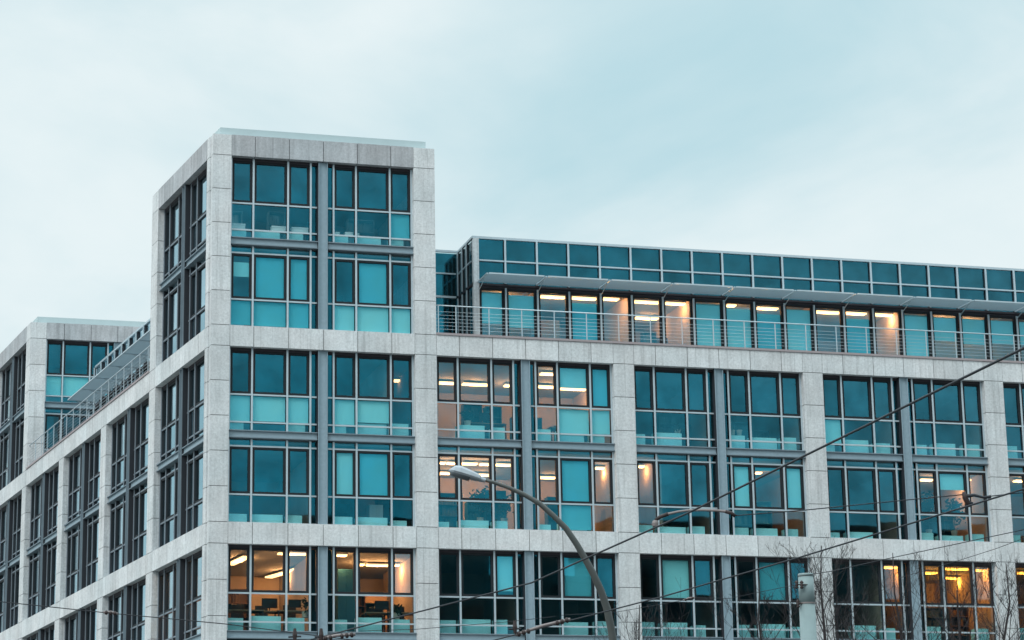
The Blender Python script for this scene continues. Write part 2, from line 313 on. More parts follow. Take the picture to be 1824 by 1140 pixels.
def bay(F, u0, u1, zb, storeys, key, cab=True):
    """one structural bay: steel column, beam and one window unit per half and storey"""
    c = (u0+u1)/2; hw = (u1-u0)/2
    sgn = -1 if F is LF else 1
    col = MB(); lo = zb if 'l' in storeys else zb+3.0
    col.box(F, c-.145, c+.145, .15, .17, lo, zb+6.25)
    for s in (-1, 1): col.box(F, c+s*.145, c+s*.165, .060, .30, lo, zb+6.25)
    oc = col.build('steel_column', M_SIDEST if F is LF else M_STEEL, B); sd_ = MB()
    for s in (-1, 1): sd_.box(F, c+s*.166, c+s*.186, .10, .41, lo, zb+6.245)
    sd_.build('side_cover', M_BODY, oc)
    for h in (0, 1):
        s = -1 if h == 0 else 1
        e = [c+s*.187, c+s*(hw-.002)]
        bm = MB(); bm.box(F, *e, .17, .19, zb+3.03, zb+3.24)
        ob = bm.build('steel_beam', M_STEEL, B)
        for z in (3.241, 2.996): MB().box(F, *e, .09, .33, zb+z, zb+z+.033).build('flange', M_SIDEST, ob)
        ms = [.42, 1.25, 2.51, hw-.037]
        for st in storeys:
            if st == 'u': zt, h1, l1, lo1, sp = zb+6.25, (zb+4.61, zb+6.15), (zb+3.62, zb+4.545), zb+3.27, (zb+3.29, zb+3.56)
            else: zt, h1, l1, lo1, sp = zb+2.99, (zb+1.05, zb+2.70), (zb+.08, zb+.99), zb, (zb+2.76, zb+2.98)
            fr = MB()
            bo = MB()
            for q in ms: fr.box(F, c+s*q-.034, c+s*q+.034, .235, .262, lo1+.003, zt-.003); bo.box(F, c+s*q-.028, c+s*q+.028, .2625, .41, lo1+.004, zt-.004)
            for z in ([zb+4.577, zb+3.59] if st == 'u' else [zb+1.02, zb+2.73]):
                prev = .187
                for q in ms: fr.box(F, c+s*(prev), c+s*(q-.034), .265, .31, z-.028, z+.028); prev = q+.034
            if st == 'l':
                prev = .187
                for q in ms: fr.box(F, c+s*(prev), c+s*(q-.034), .27, .40, zb+.004, zb+.05); prev = q+.034
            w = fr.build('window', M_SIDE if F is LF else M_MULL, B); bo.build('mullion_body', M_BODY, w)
            if st == 'u':
                hd = MB(); prev = .187
                for q in ms: hd.box(F, c+s*(prev), c+s*(q-.034), .25, .40, zb+6.15, zb+6.246); prev = q+.034
                hd.build('header', M_HEAD, w)
            sa = MB(); gl = MB(); bl = {'b': MB(), 'm': MB()}; cb = MB()
            lev = key[1]; codes = BL.get((key[0], lev, st, h)) if F is FR else LBL.get((key[0], lev, st, h))
            cols = [(ms[0]+.034, ms[1]-.034), (ms[1]+.034, ms[2]-.034), (ms[2]+.034, ms[3]-.034)]
            order = cols if s == 1 else cols[::-1]          # left to right on the wall
            for i, (a, b) in enumerate(order):
                A, Bq = sorted((c+s*a, c+s*b)); fw = .078
                A += .006; Bq -= .006
                sa.box(F, A, A+fw, .275, .375, h1[0], h1[1]); sa.box(F, Bq-fw, Bq, .275, .375, h1[0], h1[1])
                sa.box(F, A+fw, Bq-fw, .275, .375, h1[0], h1[0]+fw); sa.box(F, A+fw, Bq-fw, .275, .375, h1[1]-fw, h1[1])
                gl.box(F, A+fw, Bq-fw, .335, .345, h1[0]+fw, h1[1]-fw)
                gl.box(F, A-.004, Bq+.004, .335, .345, l1[0], l1[1]); gl.box(F, A-.004, Bq+.004, .335, .345, sp[0], sp[1])
                if codes:
                    up, lw = codes[0][i], codes[1][i]
                    for cd, (y0, y1) in ((up, h1), (lw, l1)):
                        if cd == '.': continue
                        f0, f1 = (cd[1], cd[2]) if isinstance(cd, tuple) else (0, 1)
                        H = y1-y0; f1 = f1-R.uniform(0, .05) if f1 == 1 else f1; bl[cd[0]].box(F, A+.01, Bq-.01, .375, .380, y1-H*f1, y1-H*f0)
                if cab:
                    ct = zb+3.82 if st == 'u' else zb+.36
                    if lev == 'T' and st == 'u': ct = zb+3.64
                    if R.random() > .12 or lev == 'T': cb.box(F, A+.0, Bq-R.uniform(.05, .30), .44, .85, lo1+.04, ct-R.choice((.003, .006, .05, .09)) if lev != 'T' else ct-.003)
            # narrow strip beside the column
            A, Bq = sorted((c+s*.188, c+s*(ms[0]-.034)))
            if st == 'u': zz = [(zb+3.29, zb+3.56), (zb+3.62, zb+4.545), (zb+4.61, zb+6.15)]
            else: zz = [(zb+.08, zb+.99), (zb+1.05, zb+2.70), (zb+2.76, zb+2.98)]
            for a, b in zz: gl.box(F, A, Bq, .335, .345, a, b)
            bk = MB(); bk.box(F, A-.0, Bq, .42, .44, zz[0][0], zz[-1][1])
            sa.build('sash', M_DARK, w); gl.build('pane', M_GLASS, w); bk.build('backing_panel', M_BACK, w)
            for kk, mm in (('b', M_BLIND), ('m', M_BLIND2)):
                if bl[kk].v: bl[kk].build('roller_blind', mm, w)
            if cb.v: cb.build('sill_cabinet', M_CAB, w)

# front facade
for k in range(NB+1):
    if k == 0: u0, u1 = 0.0, P0
    else: u0, u1 = P0+k*WB-PW, P0+k*WB
    pier(FR, u0, u1, 14.037 if k <= 1 else 7.0)
for k in range(NB):
    u0, u1 = P0+k*WB, P0+(k+1)*WB-PW
    band(FR, u0, u1, -.75, 0); band(FR, u0, u1, 6.25, 7.0); band(FR, u0, u1, -7.75, -7.0)
    bay(FR, u0, u1, 0, 'ul', (k, 'F')); bay(FR, u0, u1, -7, 'u', (k, 'G'))
    if k == 0: band(FR, u0, u1, 13.26, 14.037); bay(FR, u0, u1, 7, 'ul', (0, 'T'))
# side facade; its corner pier shares the corner with the front one
def qn(k): return Q0+k*VB-QW
def qf(k): return Q0+k*VB
NL = 6
def side_pier(u0, u1, ztop):
    return pier(LF, u0, u1, ztop)
side_pier(0.405, Q0, 14.037)
for k in range(1, NL+1): side_pier(qn(k), qf(k), 14.037 if k in (1, 4, 5, 6) else 7.0)
for k in range(NL):
    u0, u1 = qf(k), qn(k+1)
    if k == 0: u0 = Q0
    band(LF, u0, u1, -.75, 0); band(LF, u0, u1, 6.25, 7.0); band(LF, u0, u1, -7.75, -7.0)
    bay(LF, u0, u1, 0, 'ul', (k, 'F'), cab=False); bay(LF, u0, u1, -7, 'u', (k, 'G'), cab=False)
    if k in (0, 4, 5): band(LF, u0, u1, 13.26, 14.037)
    if k in (0, 4): bay(LF, u0, u1, 7, 'ul', (k, 'T'), cab=False)
VT = qn(4)                                             # the far tower begins here
FT = Frame(LF.p(VT, 0, 0), (1, 0, 0), (0, 1, 0))       # its front face, parallel to the main front
_fz = zs_f
def far_pier(u0, u1):
    mb = MB(); zs = [z for z in zs_f if z >= 7.0]
    for a, b in zip(zs[:-1], zs[1:]): mb.box(FT, u0, u1, 0.002, 0.40, a+G, b-G)
    o = mb.build('pier', M_STONE, B); MB().box(FT, u0+.03, u1-.03, .03, .42, 6.95, 14.0).build('pier_core', M_JOINT, o)
far_pier(0.06, P0+.06); far_pier(P0+WB-PW, P0+WB)
band(FT, P0+.06, P0+WB-PW, 13.26, 14.037)
BL[(9, 'T', 'u', 0)] = (['.', '.', '.'], [('b', 0, 1), ('b', 0, 1), '.'])
BL[(9, 'T', 'l', 0)] = (['.', '.', '.'], '...')
_FR = FR; FR = FT
bay(FT, P0+.06, P0+WB-PW, 7, 'ul', (9, 'T'), cab=False)
FR = _FR

# glazing below the lowest floor in view, closing the ground storeys
for F, us in ((FR, [(P0+k*WB, P0+(k+1)*WB-PW) for k in range(NB)]), (LF, [(qf(k), qn(k+1)) for k in range(NL)])):
    for a, b in us:
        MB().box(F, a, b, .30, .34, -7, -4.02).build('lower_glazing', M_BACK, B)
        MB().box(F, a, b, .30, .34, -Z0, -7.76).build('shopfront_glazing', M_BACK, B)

# slabs, ceilings and inner walls
def xy(F, u, d): p = F.p(u, d, 0); return (p.x, p.y)
def fslab(x0, x1, y1, z0, z1, name, m):
    MB().prism([(x0, .42), (x1, .42), (x1, y1), (x0, y1)], Z0+z0, Z0+z1).build(name, m, B)
BK = 8.25
lvl = [(-7.74, -7.02), (-4.0, -3.7), (-.76, -.01), (2.88, 3.28), (6.2, 6.98)]
for z0, z1 in lvl:
    top = min(z1, 6.9)
    MB().prism([(0.40, .42), (XE, .42), (XE, BK), xy(LF, 8.35, .42)], Z0+z0, Z0+top).build('floor_slab', M_CEIL, B)
    MB().prism([xy(LF, 8.40, .42), xy(LF, 8.40, BK), xy(LF, 45, BK), xy(LF, 45, .42)], Z0+z0, Z0+top).build('floor_slab', M_CEIL, B)
# carpets (2 cm above the slabs)
for z in (-3.7, -.01, 3.28):
    MB().prism([(0.45, .5), (XE, .5), (XE, BK-.1), xy(LF, 8.3, .5)], Z0+z+.002, Z0+z+.02).build('carpet', M_FLOOR, B)
# tower slabs
def trap(d, x1, v1): return [(d, d), (x1, d), (x1, v1), xy(LF, v1+.02, d)]
for z0, z1 in ((9.88, 10.28), (13.2, 13.9)):
    MB().prism([(0.40, .42), (P0+WB-.02, .42), (P0+WB-.02, 8.25), xy(LF, 8.3, .42)], Z0+z0, Z0+z1).build('floor_slab', M_CEIL, B)
MB().prism([(.30, .28), (P0+WB-.26, .28), (P0+WB-.26, 8.0), xy(LF, 8.05, .28)], Z0+13.9, Z0+14.37).build('roof_cap', M_CAP, B)
MB().prism([xy(FT, .32, .28), xy(FT, P0+WB-.26, .28), xy(FT, P0+WB-.26, 14), xy(LF, VT+14, .32)], Z0+13.9, Z0+14.37).build('roof_cap', M_CAP, B)
for z0, z1 in ((9.88, 10.28), (13.2, 13.89)):
    MB().prism([xy(FT, .42, .42), xy(FT, P0+WB-.02, .42), xy(FT, P0+WB-.02, 14), xy(LF, VT+14.2, .42)], Z0+z0, Z0+z1).build('floor_slab', M_CEIL, B)
# stone sides of the two towers (seen only from the terrace side)
xt = P0+WB
def slabwall(F, u0, u1, d0, d1, z0, z1, m=None, name='wall'):
    return MB().box(F, u0, u1, d0, d1, z0, z1).build(name, m or M_STONE, B)
slabwall(FR, xt-.25, xt, .42, 8.3, 7, 14.02); slabwall(FR, -.6, xt-.25, 8.3, 8.55, 7, 14.02)
slabwall(FT, xt-.25, xt, .42, 15, 7, 14.02)
slabwall(FT, .6, xt-.3, 6.0, 6.2, 7, 13.2, M_IN, 'inner_wall')
# inner walls of the front rooms
for k in range(1, NB+1):
    x = P0+k*WB-PW/2
    for (a, b) in ((-3.68, -.77), (.01, 2.87), (3.3, 6.19)):
        slabwall(FR, x-.08, x+.08, .45, 6.6, a, b, M_IN, 'inner_wall')
for (a, b) in ((-3.68, -.77), (.01, 2.87), (3.3, 6.19)):
    slabwall(FR, xt+.1, XE-.1, 6.0, 6.15, a, b, M_IN, 'inner_wall')
    slabwall(FR, -.9, xt, 8.05, 8.2, a, b, M_IN, 'inner_wall')
for (a, b) in ((7.0, 9.87), (10.3, 13.19)): slabwall(FR, -.9, xt-.3, 8.0, 8.15, a, b, M_IN, 'inner_wall')
PARTS = [((2, 'Fl'), 1.05), ((2, 'Fl'), 3.35), ((3, 'Fl'), 3.35), ((3, 'Gu'), 2.2), ((3, 'Gu'), 3.35), ((0, 'Fu'), 5.85), ((0, 'Fl'), 3.36), ((0, 'Gu'), 3.36), ((2, 'Gu'), 3.35), ((1, 'Gu'), 3.35), ((2, 'Fu'), 3.35), ((3, 'Fu'), 3.35)]
ZR = {'Gu': (-3.68, -.77), 'Fl': (.01, 2.87), 'Fu': (3.3, 6.19)}
for (k, lv), off in PARTS:
    a, b = ZR[lv]; slabwall(FR, P0+k*WB+off-.05, P0+k*WB+off+.05, .47, 6.0 if k else 8.0, a, b, M_IN, 'inner_wall')
for (a, b) in ((-3.68, -.77), (.01, 2.87), (3.3, 6.19)):
    slabwall(LF, 8.45, 45, 6.0, 6.15, a, b, M_IN, 'inner_wall')
    for k in range(2, NL+1): slabwall(LF, qn(k)+QW/2-.08, qn(k)+QW/2+.08, .45, 6.0, a, b, M_IN, 'inner_wall')
slabwall(FR, 13, XE, 14, 14.3, -Z0, 7, None, 'rear_wall'); slabwall(FR, XE, XE+.3, 0, 14.3, -Z0, 7, None, 'end_wall')
slabwall(LF, 15, 46, 14, 14.3, -Z0, 7, None, 'rear_wall')

# shelves added to the rooms, mostly dark, to dim the lower panes
M_SH = [plain('dark_shelf', (0.05, 0.08, 0.09), 0.7), plain('teal_shelf', (0.06, 0.20, 0.24), 0.6), plain('brown_shelf', (0.16, 0.09, 0.06), 0.6), plain('pale_shelf', (0.42, 0.46, 0.46), 0.6)]
def shelves(x0, x1, zf, d, h0, h1, seed, gap=.35, pal=(0, 1, 0, 2)):
    rr = random.Random(seed); x = x0
    while x < x1-.4:
        w = rr.uniform(.5, 1.2); w = min(w, x1-x)
        if rr.random() > gap:
            h = rr.uniform(h0, h1); dd = d+rr.uniform(0, .7); mb = MB(); n = 3
            mb.box(FR, x, x+.03, dd, dd+.4, zf, zf+h); mb.box(FR, x+w-.05, x+w-.02, dd, dd+.4, zf, zf+h); mb.box(FR, x+.031, x+w-.051, dd+.37, dd+.4, zf, zf+h)
            for i in range(5): z = zf+(h-.03)*i/4; mb.box(FR, x+.031, x+w-.051, dd+.01, dd+.369, z, z+.03)
            for i in range(4):
                q = x+.05
                while q < x+w-.25:
                    b = rr.uniform(.05, .16)
                    if rr.random() > .25: mb.box(FR, q, q+b-.01, dd+.05, dd+.3, zf+(h-.03)*i/4+.031, zf+(h-.03)*i/4+.031+h/4*rr.uniform(.5, .8))
                    q += b
            mb.build('filler_shelf', M_SH[pal[rr.randrange(len(pal))]], B)
        x += w
XB = lambda k, o=0: P0+k*WB+o
shelves(XB(1), XB(1, 3.2), 3.30, 2.0, 1.3, 2.0, 1, .2, (1, 1, 0)); shelves(XB(1, 3.4), XB(1, 6.6), 3.30, 2.0, 1.2, 1.9, 2, .35, (0, 2, 1))
shelves(XB(1), XB(1, 3.2), .01, 2.0, 1.2, 1.8, 3, .1, (1, 0, 1)); shelves(XB(1, 3.4), XB(1, 6.6), .01, 2.0, 1.2, 1.7, 4, .2, (1, 0))
shelves(XB(0, .2), XB(0, 3.2), -3.68, 4.6, 1.5, 2.2, 5, .4, (0, 2, 3)); shelves(XB(0, 3.5), XB(0, 6.6), -3.68, 3.2, 1.4, 2.0, 6, .3, (0, 2, 2))
shelves(XB(3, 2.3), XB(3, 6.6), -3.68, 2.0, 1.3, 1.9, 7, .15, (0, 2, 0)); shelves(XB(3, 3.5), XB(3, 6.6), .01, 2.2, 1.1, 1.7, 8, .3, (0, 1))
shelves(XB(0, 3.5), XB(0, 6.6), .01, 2.4, 1.2, 1.8, 9, .4, (3, 1, 2)); shelves(XB(2), XB(2, 6.6), 3.30, 2.4, 1.2, 2.0, 10, .5, (3, 1, 2))
shelves(XB(2), XB(2, 6.6), .01, 2.4, 1.2, 2.0, 11, .5, (1, 2)); shelves(XB(0, .2), XB(0, 6.4), 10.30, 3.4, 1.2, 2.3, 12, .4, (3, 1)); shelves(XB(0, .2), XB(0, 6.4), 7.0, 3.4, 1.2, 2.3, 13, .5, (3, 1))
shelves(XP+2.6, XP+9, 7.0, DPH+2.6, 1.4, 2.1, 14, .35, (1, 2, 0)); shelves(XP+14, XP+23, 7.0, DPH+2.6, 1.2, 2.1, 15, .4, (1, 2, 0))

# terrace, coping and railing
TZ = 7.0
MB().prism([(xt+.01, .405), (XE, .405), (XE, 14), (xt+.01, 14)], Z0+6.9, Z0+6.985).build('terrace', M_TER, B)
MB().prism([xy(LF, qf(1)+.01, .405), xy(LF, qf(1)+.01, 14), xy(LF, VT-.01, 14), xy(LF, VT-.01, .405)], Z0+6.9, Z0+6.985).build('terrace', M_TER, B)
def coping(F, a, b):
    mb = MB(); u = a
    while u < b-.05:
        e = min(u+2.5, b); mb.box(F, u+.004, e-.004, -.04, .42, 7.004, 7.085); u = e
    mb.build('coping', M_COPE, B)
coping(FR, xt+.005, XE); coping(LF, qf(1)+.005, VT-.005)
def railing(F, posts, u0, u1):
    mb = MB(); T = lambda u, z, d=.1: F.p(u, d, z)
    mb.tube([T(u0, 8.13), T(u1, 8.13)], .023, 8)
    for i in range(6): mb.tube([T(u0, 7.25+i*.13), T(u1, 7.25+i*.13)], .0062, 5)
    r = mb.build('railing', M_MULL, B, smooth=True)
    for u in posts:
        p = MB().box(F, u-.017, u+.017, .085, .115, 7.086, 8.11); p.build('post', M_MULL, r)
railing(FR, [8.28] + [8.94+1.243*i for i in range(30)], xt+.02, XE-.1)
railing(LF, [qf(1)+.6+1.24*i for i in range(17)], qf(1)+.02, VT-.02)

# penthouse
XP = 10.26
def penthouse(F, xs, x0, x1, d, tag_open, cornerpier=True):
    """xs: mullion positions; glazing plane at depth d"""
    mb = MB()
    mb.box(F, x0-.02, x1+.02, d-.05, d+.25, 11.43, 11.52)
    mb.build('roof_edge', M_MULL, B); MB().box(F, x0, x1, d-.03, d+.1, 9.62, 9.70).build('eaves_rail', M_HEAD, B)
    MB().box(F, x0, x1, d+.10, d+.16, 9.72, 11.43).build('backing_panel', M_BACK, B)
    MB().box(F, x0, x1, d-.0, d+.09, 9.535, 9.618).build('header', M_HEAD, B)
    for i, (a, b) in enumerate(zip(xs[:-1], xs[1:])):
        fr = MB(); fr.box(F, b-.034, b+.034, d-.10, d-.05, 7.0, 9.53); fr.box(F, b-.034, b+.034, d-.10, d-.05, 9.705, 11.425)
        bo = MB(); bo.box(F, b-.028, b+.028, d-.0495, d+.09, 7.0, 9.528); bo.box(F, b-.028, b+.028, d-.0495, d+.09, 9.706, 11.424)
        fr.box(F, a+.036, b-.036, d-.09, d+.02, 10.555, 10.605)
        w = fr.build('penthouse_window', M_MULL, B); bo.build('mullion_body', M_BODY, w)
        gl = MB(); gl.box(F, a+.036, b-.036, d+.03, d+.04, 10.607, 11.424); gl.box(F, a+.036, b-.036, d+.03, d+.04, 9.72, 10.553)
        gl.box(F, a+.125, b-.125, d+.03, d+.04, 7.05, 9.44); gl.build('pane', M_GLASS2, w)
        s = MB()
        for (p, q) in ((a+.036, a+.125), (b-.125, b-.036)): s.box(F, p, q, d-.01, d+.07, 7.0, 9.53)
        s.box(F, a+.126, b-.126, d-.01, d+.07, 9.44, 9.53); s.build('sash', M_DARK, w)
        cd = tag_open.get(i)
        if cd:
            for (kk, f0, f1) in cd:
                H = 9.5-7.72; f1 = 1.3 if f1 == 1 else f1
                MB().box(F, a+.10, b-.10, d+.10, d+.115, 9.5-H*f1, 9.5-H*f0).build('roller_blind', {'b': M_BLIND, 'm': M_BLIND2}[kk], w)
xs = [XP+1.25*i for i in range(29)]; xs[0] = XP+.2
PB = {0: [('b', .06, .74)], 1: [('b', .1, .80)], 3: [('m', .2, 1)], 7: [('b', .06, 1)], 8: [('b', .14, 1)], 9: [('m', .22, 1)], 10: [('b', .08, 1)], 12: [('m', .22, 1)],
      14: [('b', .06, 1)], 15: [('b', .08, .62)], 16: [('b', .08, .66)], 17: [('b', .08, .62)], 18: [('b', .08, .62)], 19: [('b', .08, 1)]}
DP = 2.5
penthouse(FR, xs, XP, XE-.2, DP, PB)
cp = MB(); cp.box(FR, XP, XP+.215, DP-.10, DP+.12, 9.71, 11.425); cp.box(FR, XP, XP+.215, DP-.10, DP+.12, 7.0, 9.70); cp.build('corner_post', M_STONE, B)
# return wall and the recessed wall beside the tower
RF = Frame((XP, DP, Z0), (0, 1, 0), (1, 0, 0))
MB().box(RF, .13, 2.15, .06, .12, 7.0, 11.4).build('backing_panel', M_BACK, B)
rt = MB(); rt.box(RF, -.04, 2.2, -.03, .05, 11.43, 11.515); rt.build('roof_edge', M_MULL, B); MB().box(RF, .13, 2.15, -.02, .05, 9.62, 9.70).build('eaves_rail', M_HEAD, B)
for a, b in ((.16, .80), (.80, 1.45), (1.45, 2.10)):
    fr = MB(); fr.box(RF, b-.03, b+.03, -.06, -.02, 7, 9.6); fr.box(RF, b-.03, b+.03, -.06, -.02, 9.72, 11.42); fr.box(RF, a+.03, b-.03, -.03, .02, 10.555, 10.605)
    w = fr.build('penthouse_window', M_MULL, B); MB().box(RF, b-.028, b+.028, -.019, .05, 7, 11.4).build('mullion_body', M_BODY, w)
    gl = MB(); gl.box(RF, a+.03, b-.03, .02, .03, 10.61, 11.42); gl.box(RF, a+.03, b-.03, .02, .03, 9.72, 10.55); gl.box(RF, a+.03, b-.03, .02, .03, 7.05, 9.6); gl.build('pane', M_GLASS3, w)
DR = DP+2.15
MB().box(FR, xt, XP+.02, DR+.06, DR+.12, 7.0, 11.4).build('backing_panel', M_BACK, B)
rt = MB(); rt.box(FR, xt, XP-.03, DR-.04, DR+.05, 11.43, 11.515); rt.build('roof_edge', M_MULL, B); MB().box(FR, xt, XP-.1, DR-.03, DR+.05, 9.62, 9.70).build('eaves_rail', M_MULL, B)
fr = MB(); fr.box(FR, xt, XP-.1, DR-.05, DR+.02, 10.555, 10.605); fr.box(FR, 9.2, 9.26, DR-.05, DR+.03, 7, 9.6); w = fr.build('penthouse_window', M_MULL, B)
gl = MB(); gl.box(FR, xt, XP-.05, DR+.02, DR+.03, 10.61, 11.42); gl.box(FR, xt, XP-.05, DR+.02, DR+.03, 9.72, 10.55); gl.box(FR, xt, 9.19, DR+.02, DR+.03, 7.05, 9.6); gl.box(FR, 9.27, XP-.05, DR+.02, DR+.03, 7.05, 9.6); gl.build('pane', M_GLASS2, w)
# penthouse shell
MB().prism([(XP+.14, DP+.18), (XE, DP+.18), (XE, 13), (XP+.14, 13)], Z0+11.35, Z0+11.44).build('roof', M_TER, B)
MB().prism([(XP+.12, DP+.12), (XE, DP+.12), (XE, 10), (XP+.12, 10)], Z0+9.62, Z0+9.71).build('ceiling', M_CEIL, B)
slabwall(FR, XP+.12, XE, 8.4, 8.55, 7, 9.6, M_IN, 'inner_wall'); slabwall(FR, XE-.2, XE, DP, 13, 7, 11.3, None, 'wall')
for i in (2, 5, 7, 11, 14, 19): slabwall(FR, XP+1.25*i-.04, XP+1.25*i+.04, DP+.13, 8.4, 7, 9.6, M_IN, 'inner_wall')
# side penthouse
vx1 = 27.4; vs = [vx1-1.25*i for i in range(16)][::-1]
penthouse(LF, vs, vs[0], vx1, DP, {})
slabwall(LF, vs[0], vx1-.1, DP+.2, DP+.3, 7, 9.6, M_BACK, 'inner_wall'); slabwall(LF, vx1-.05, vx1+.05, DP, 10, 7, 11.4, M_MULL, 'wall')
MB().prism([xy(LF, vs[0], DP+.1), xy(LF, vx1, DP+.1), xy(LF, vx1, 10), xy(LF, vs[0], 10)], Z0+11.36, Z0+11.43).build('roof', M_TER, B)
# sunshades, 2.5 m each, with a bright nosing and a bracket
def sunshade(F, a, b, flip):
    g0, g1 = (.10, .02) if flip else (.02, .12)
    mb = MB().box(F, a+g0, b-g1, 1.14, 2.38, 9.715, 9.735)
    sh = mb.build('sunshade', M_SHADE, B)
    MB().box(F, a+g0, b-g1, 1.10, 1.139, 9.70, 9.755).build('nosing', M_MULL, sh)
    br = MB(); e = a if not flip else b
    br.box(F, e-.07, e-.02, 1.12, 2.42, 9.69, 9.745); br.tube([F.p(e-.01, 1.55, 9.69), F.p(e-.01, 2.40, 9.42)], .018, 6); br.build('bracket', M_MULL, sh)
for i in range(14):
    a = XP+.22 if i == 0 else XP+2.5*i+.0
    sunshade(FR, a, XP+2.5*(i+1), False)
e = 26.9
while e-2.5 > qf(1): sunshade(LF, e-2.5, e, True); e -= 2.5
sunshade(LF, qf(1)+.05, e, True)

# ------------------------------------------------------------------ ceiling lights
LVN = {'Fu': 'storey just under the balcony', 'Fl': 'second storey under the balcony', 'Gu': 'lowest storey in view', 'P': 'glazed penthouse'}
BYN = {0: 'tower', 1: 'first bay right of the tower', 2: 'second bay right of the tower', 3: 'third bay right of the tower', 4: 'far right bay'}
CZ = {'Fu': 6.2, 'Fl': 2.88, 'Gu': -.76, 'P': 9.62}
LE = 44.0
def light(lv, a, b, label, m=None, w=.16, k=1.0):
    z = Z0+CZ[lv]-.13
    p, q = at_z(a[0], a[1], z), at_z(b[0], b[1], z)
    y0 = 1.0
    for v in (p, q):
        if v.y < y0: v.y = y0
        if v.y > 5.8 and lv != 'Gu': v.y = 5.8
    if abs(a[1]-b[1]) < 5: mid = (p.y+q.y)/2; p.y = q.y = mid
    c = (p+q)/2; c.z = z
    t = thing('ceiling_light', c, label, 'ceiling light', 'lit ceiling lights seen through the windows')
    d = (q-p); ln = max(d.length, .25); d.normalize()
    F = Frame(c - d*ln/2, d, (-d.y, d.x, 0))
    MB().box(F, 0, ln, -w, w, .05, .08).build('housing', M_HOUS, t)
    MB().box(F, .015, ln-.015, -w+.012, w-.012, 0.0, .049).build('tube', m or M_LAMP, t)
    ld = bpy.data.lights.new('lamp_light', 'POINT'); ld.energy = LE*k*(.9 if m else (1.7 if lv == 'Gu' else 1))*(.6+.5*min(ln, 1.5)); ld.color = (1, .36, .05) if m else (1, .42, .15); ld.shadow_soft_size = .12
    lo = bpy.data.objects.new('lamp_light', ld); C.objects.link(lo); lo.parent = t; lo.location = (0, 0, -.16)
    hb = MB()
    for u in (ln*.2, ln*.8): hb.box(F, u-.006, u+.006, -.006, .006, .081, .128)
    hb.build('hanger', M_HOUS, t)
A2 = M_LAMP2
